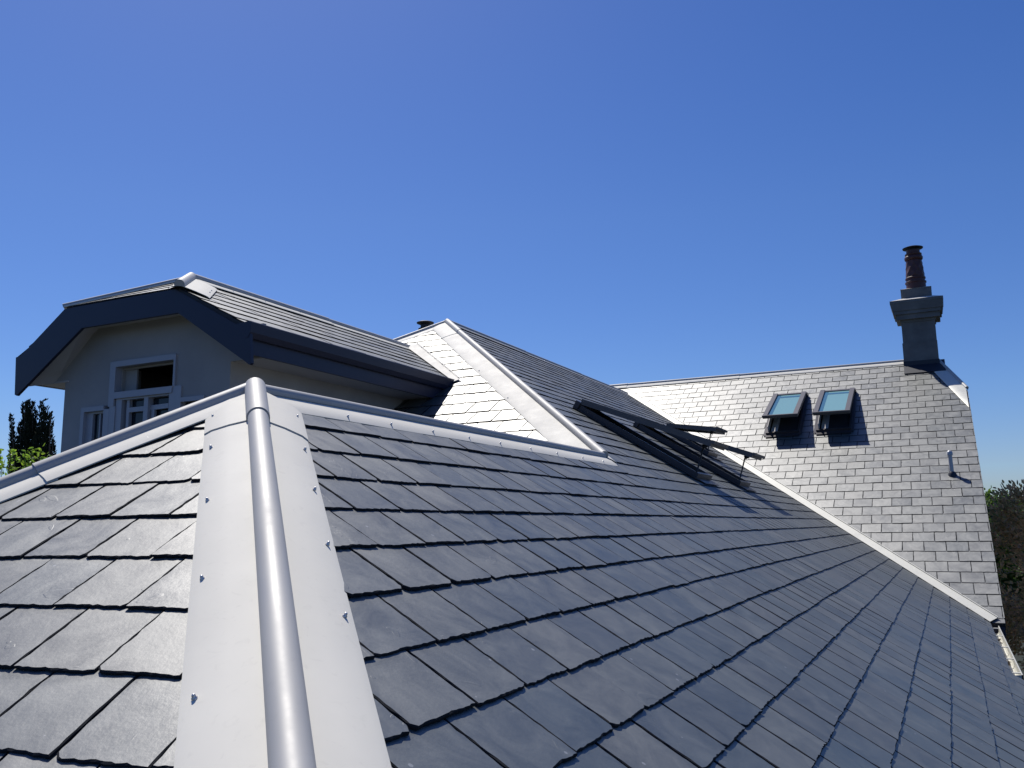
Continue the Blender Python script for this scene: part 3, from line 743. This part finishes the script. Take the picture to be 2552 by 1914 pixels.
# window: casing, mullions, transom
wm = MB()
def bar(x0, x1, z0, z1, y0=-.022, y1=.06): wm.box(x0, x1, YW+y0, YW+y1, z0, z1)
bar(wx0-.0, wx0+.085, sz1-.02, wz1); bar(wx1-.028, wx1, 1.47, wz1); bar(wx0+.085, wx1-.028, wz1-.06, wz1)      # head casing
bar(wx0+.02, wx0+.105, wb, sz1-.02, -.018, .08)
bar(wx0+.085, wx1-.028, 1.405, 1.474, -.03, .08)                                     # transom
bar(wx1-.072, wx1+.093, wb, 1.474-.002, -.018, .08); bar(wx0-.067, wx0+.02, wb, sz1-.04, -.020, .07)
bar(wx0+.105, wx0+.19, wb, 1.405, -.006, .07)
bar(-7.408, -7.349, wb, 1.405, -.004, .08); bar(wx0+.19, -7.408, 1.386, 1.405, -.002, .07); bar(-7.349, wx1-.072, 1.386, 1.405, -.002, .07)
# side lights
bar(sx0, sx0+.05, wb, sz1); bar(sx0+.05, wx0-.067, 1.295, sz1); bar(sx0+.05, sx0+.145, wb, 1.295, .02, .08); bar(sx0+.145, wx0-.067, 1.272, 1.295, .02, .08)
bar(sx0+.235, sx0+.255, wb, 1.272, .03, .06)
bar(wx1+.093, sx1, 1.30, sz1); bar(sx1-.04, sx1, wb, 1.30)
win = wm.build('window', M_TRIM, house); win['label'] = 'white three light window in the shaded left gable'
wm = MB(); bar(-7.65, -7.408, 1.253, 1.303, .02, .06); bar(-7.69, -7.65, wb, 1.386, .02, .06); bar(-7.44, -7.408, wb, 1.25, .02, .06); wm.build('sash', M_TRIM, win)
wm = MB(); wm.prism([(-7.349, YW+.03, 1.255), (-7.06, YW-.0, 1.255), (-7.06, YW-.0, 1.305), (-7.349, YW+.03, 1.305)], V(0, .03, 0))
wm.prism([(-7.33, YW+.028, wb), (-7.28, YW+.022, wb), (-7.28, YW+.022, 1.26), (-7.33, YW+.028, 1.26)], V(0, .03, 0)); wm.build('sash', M_TRIM, win)
for (x0, x1, z0, z1, yy) in ((-7.735, -7.408, wb, 1.39, .065), (-7.349, wx1-.072, wb, 1.39, .066), (sx0+.145, wx0-.067, wb, 1.272, .05), (wx1+.093, sx1-.04, wb, 1.30, .05)):
    pm_ = MB(); pm_.box(x0, x1, YW+yy, YW+yy+.01, z0, z1); pm_.build('pane', M_PANE, win)
wm = MB(); wm.box(wx0+.085, wx0+.10, YW+.06, YW+.30, 1.474, 1.75); wm.box(wx0+.10, -7.655, YW+.10, YW+.12, 1.474, 1.75); wm.box(wx0+.10, wx1-.028, YW+.07, YW+.10, 1.728, 1.75); wm.build('fanlight_frame', M_BLIND, win)
wm = MB(); wm.box(sx0+.05, sx0+.145, YW+.075, YW+.09, wb, 1.295); wm.build('blind', M_BLIND, win)
wm = MB(); wm.box(wx1+.10, sx1-.05, YW+.07, YW+.08, wb, 1.30); wm.build('blind', M_BLIND, win)

# ------------------------------------------------------------------ plants
def eye(px, py, y):
    """design-space point seen at photo pixel (px, py) on the plane Y = y (used once, to set planting positions)"""
    v = rt2*((px-1276)/2180)+up2*(-(py-957)/2180)+fw
    return v*(y/v.y)

def leaf_faces(mb, p, d, size, wd, rnd, droop=0, fold=True):
    d = d.normalized(); x = d.cross(V(rnd.uniform(-1, 1), rnd.uniform(-1, 1), rnd.uniform(-1, 1))).normalized(); nrm = x.cross(d)
    L = size; w_ = wd
    pts = [p, p+d*L*.35+x*w_*.5+nrm*w_*.1, p+d*L*.75+x*w_*.38, p+d*L, p+d*L*.75-x*w_*.38, p+d*L*.35-x*w_*.5+nrm*w_*.1]
    if fold: mb.raw(pts+[p+d*L*.5-nrm*w_*.12], [[0, 1, 2, 3, 6], [0, 6, 3, 4, 5]])
    else: mb.raw(pts, [[0, 1, 2, 3, 4, 5]])

def rdir(rnd):
    z = rnd.uniform(-1, 1); t = rnd.uniform(0, 6.283); r = math.sqrt(1-z*z); return V(r*math.cos(t), r*math.sin(t), z)

# cypress: several leaders, each a spire of upright scale sprays
def cypress():
    rnd = random.Random(3); Y = 13.5
    base = eye(78, 1200, Y)
    t = thing('cypress_tree', (base.x, base.y, -ZG), 'dark ragged upright cypress standing left of the shaded gable', 'tree')
    tr = MB(); tr.tube((base.x, Y, -ZG), (base.x, Y, 0), .22, .10, 10)
    lead = [(62, 1003, 60, .80), (70, 1001, 66, .9), (82, 1005, 76, .9), (104, 1002, 98, .62), (115, 1017, 108, .55), (126, 1027, 118, .45), (27, 1036, 50, .42), (30, 1072, 44, .45), (132, 1100, 118, .5), (50, 1060, 60, .8), (96, 1060, 92, .9), (28, 1110, 48, .6), (112, 1065, 106, .8), (72, 1030, 72, 1.1)]
    for (px, py, bx, s) in lead:
        tip = eye(px, py, Y+rnd.uniform(-.35, .35)); foot = eye(bx, 1300, Y)
        tr.tube(foot, tip, .035, .006, 6)
    tr.build('trunk', M_BARK, t)
    mb = MB()
    for li, (px, py, bx, s) in enumerate(lead):
        yy = Y+rnd.uniform(-.3, .3)
        tip = eye(px, py, yy); foot = eye(bx, 1330, Y); H = (tip-foot).length
        N = int(3400*s) if py < 1060 else int(2000*s)
        for i in range(N):
            f = rnd.random()**.8
            rad = (.035+.42*s*min(1, f*1.25)**.85)*(.75+.25*math.sin(f*37+li*2))
            c = tip+(foot-tip)*f
            a = rnd.uniform(0, 6.283); rr = rad*rnd.uniform(.35, 1)
            p = c+V(math.cos(a)*rr, math.sin(a)*rr, 0)
            out_ = V(math.cos(a)*.35, math.sin(a)*.35, 1.0)+rdir(rnd)*.35
            leaf_faces(mb, p, out_, rnd.uniform(.05, .10), rnd.uniform(.018, .032), rnd, fold=False)
    for i in range(40):                                   # the whip that curls over at the top
        f = i/40; p = eye(104+f*14, 1002-math.sin(f*1.5)*6, Y)
        leaf_faces(mb, p, V(.6, 0, .5)+rdir(rnd)*.5, .05, .02, rnd, fold=False)
    mb.build('crown', M_CYP, t)
cypress()

def shrub(name, px, py, Y, spread, label, seed, n=16, leaf=.085):
    rnd = random.Random(seed); top = eye(px, py, Y)
    t = thing(name, (top.x, Y, -ZG), label, 'shrub', 'leafy shrubs behind the near hip')
    st = MB(); lf = MB()
    for i in range(n):
        e_ = top+V(rnd.uniform(-spread, spread), rnd.uniform(-spread, spread), -rnd.uniform(0, spread*1.3))
        b0 = V(top.x+rnd.uniform(-.1, .1), Y+rnd.uniform(-.1, .1), -ZG)
        m_ = (b0+e_)/2+V(rnd.uniform(-.2, .2), rnd.uniform(-.2, .2), .8)
        st.tube(b0, m_, .03, .015, 6); st.tube(m_, e_, .015, .004, 6)
        for k in range(17):
            f = rnd.random()**.6; p = e_+(m_-e_)*(1-f)*.12+rdir(rnd)*.03
            leaf_faces(lf, p, rdir(rnd)+V(0, 0, .35), rnd.uniform(.6, 1.1)*leaf, leaf*.42, rnd)
    st.build('stem', M_BARK, t); lf.build('foliage', M_SHR, t)
shrub('leafy_shrub', 90, 1110, 8.6, .2, 'bright green leafy shoots in front of the dark cypress', 5, n=10)
shrub('leafy_shrub', 20, 1112, 8.3, .21, 'bright green leafy shoots at the left picture edge', 8, n=11)

# magnolia on the right
def magnolia():
    rnd = random.Random(7)
    c = V(3.1, 22.3, -1.75)
    t = thing('magnolia_tree', (c.x, c.y, -ZG), 'broad magnolia with glossy brown backed leaves beyond the right verge', 'tree')
    tr = MB(); tr.tube((c.x, c.y, -ZG), (c.x+.1, c.y, -3.5), .28, .2, 12)
    tips = []
    for i in range(26):
        d = rdir(rnd); d.z = abs(d.z)*.9+.1; e_ = V(c.x+d.x*2.0, c.y+d.y*2.0, -2.9+d.z*3.0)
        m_ = V(c.x+d.x*.7, c.y+d.y*.7, -3.0+d.z*.9)
        tr.tube((c.x+.1, c.y, -3.6), m_, .11, .06, 6); tr.tube(m_, e_, .06, .015, 6)
    tr.build('trunk', M_BARK, t)
    mb = MB(); clumps = []
    for i in range(210):
        d = rdir(rnd)
        r = 1+.10*math.sin(d.x*5+1)*math.cos(d.z*6)
        clumps.append(c+V(d.x*2.35*r, d.y*2.35*r, d.z*(2.45 if d.z > 0 else 2.9)*r)*rnd.uniform(.82, 1.0))
    for (px, py) in ((2532, 1232), (2545, 1236), (2518, 1252), (2560, 1240), (2503, 1272), (2530, 1262), (2488, 1298), (2510, 1300), (2545, 1285), (2478, 1335), (2500, 1345), (2530, 1330), (2474, 1385), (2492, 1420), (2500, 1470), (2512, 1520), (2540, 1400), (2545, 1470), (2470, 1440), (2550, 1340), (2560, 1380)):
        clumps.append(eye(px, py+8, 20.8+rnd.uniform(-.5, .3)))
    for i in range(34): clumps.append(V(rnd.uniform(1.2, 3.2), 18.6+rnd.uniform(-1.6, .6), rnd.uniform(-4.9, -3.0)))
    hole = eye(2522, 1440, 20.5)
    for cc in clumps:
        v = cc-hole
        if abs(v.x) < .22 and abs(v.z) < .36: continue
        ax = (cc-c).normalized()
        for k in range(85):
            p = cc+rdir(rnd)*rnd.uniform(.05, .42)
            leaf_faces(mb, p, (p-cc)+ax*.25+rdir(rnd)*.25, rnd.uniform(.085, .15), rnd.uniform(.04, .06), rnd)
    mb.build('crown', M_MAG, t)
magnolia()

def far_tree(x, y, top, rad, label, seed, m_=None):
    rnd = random.Random(seed); t = thing('broadleaf_tree', (x, y, -ZG), label, 'tree', 'far green trees beyond the verge')
    tr = MB(); tr.tube((x, y, -ZG), (x, y, top-rad), .5, .3, 8)
    for i in range(6):
        d = rdir(rnd); tr.tube((x, y, top-rad*1.5), (x+d.x*rad*.7, y+d.y*rad*.7, top-rad*.7), .2, .05, 6)
    tr.build('trunk', M_BARK, t); mb = MB()
    for i in range(90):
        d = rdir(rnd); cc = V(x+d.x*rad, y+d.y*rad, top-rad*1.05+d.z*rad*rnd.uniform(.8, 1.0))
        for k in range(90):
            p = cc+rdir(rnd)*rnd.uniform(0, .9); leaf_faces(mb, p, rdir(rnd), .26, .16, rnd, fold=False)
    mb.build('crown', m_ or M_FAR, t)
for (px, ptop, y, rad, lb, sd_) in ((2492, 1232, 62, 2.6, 'distant round green tree top showing beside the magnolia', 1), (2462, 1243, 64, 3.0, 'distant lower green tree next to the right verge', 2), (2540, 1250, 66, 3.5, 'distant green tree hidden behind the magnolia', 3)):
    p = eye(px, ptop, y); far_tree(p.x, y, p.z, rad, lb, sd_)
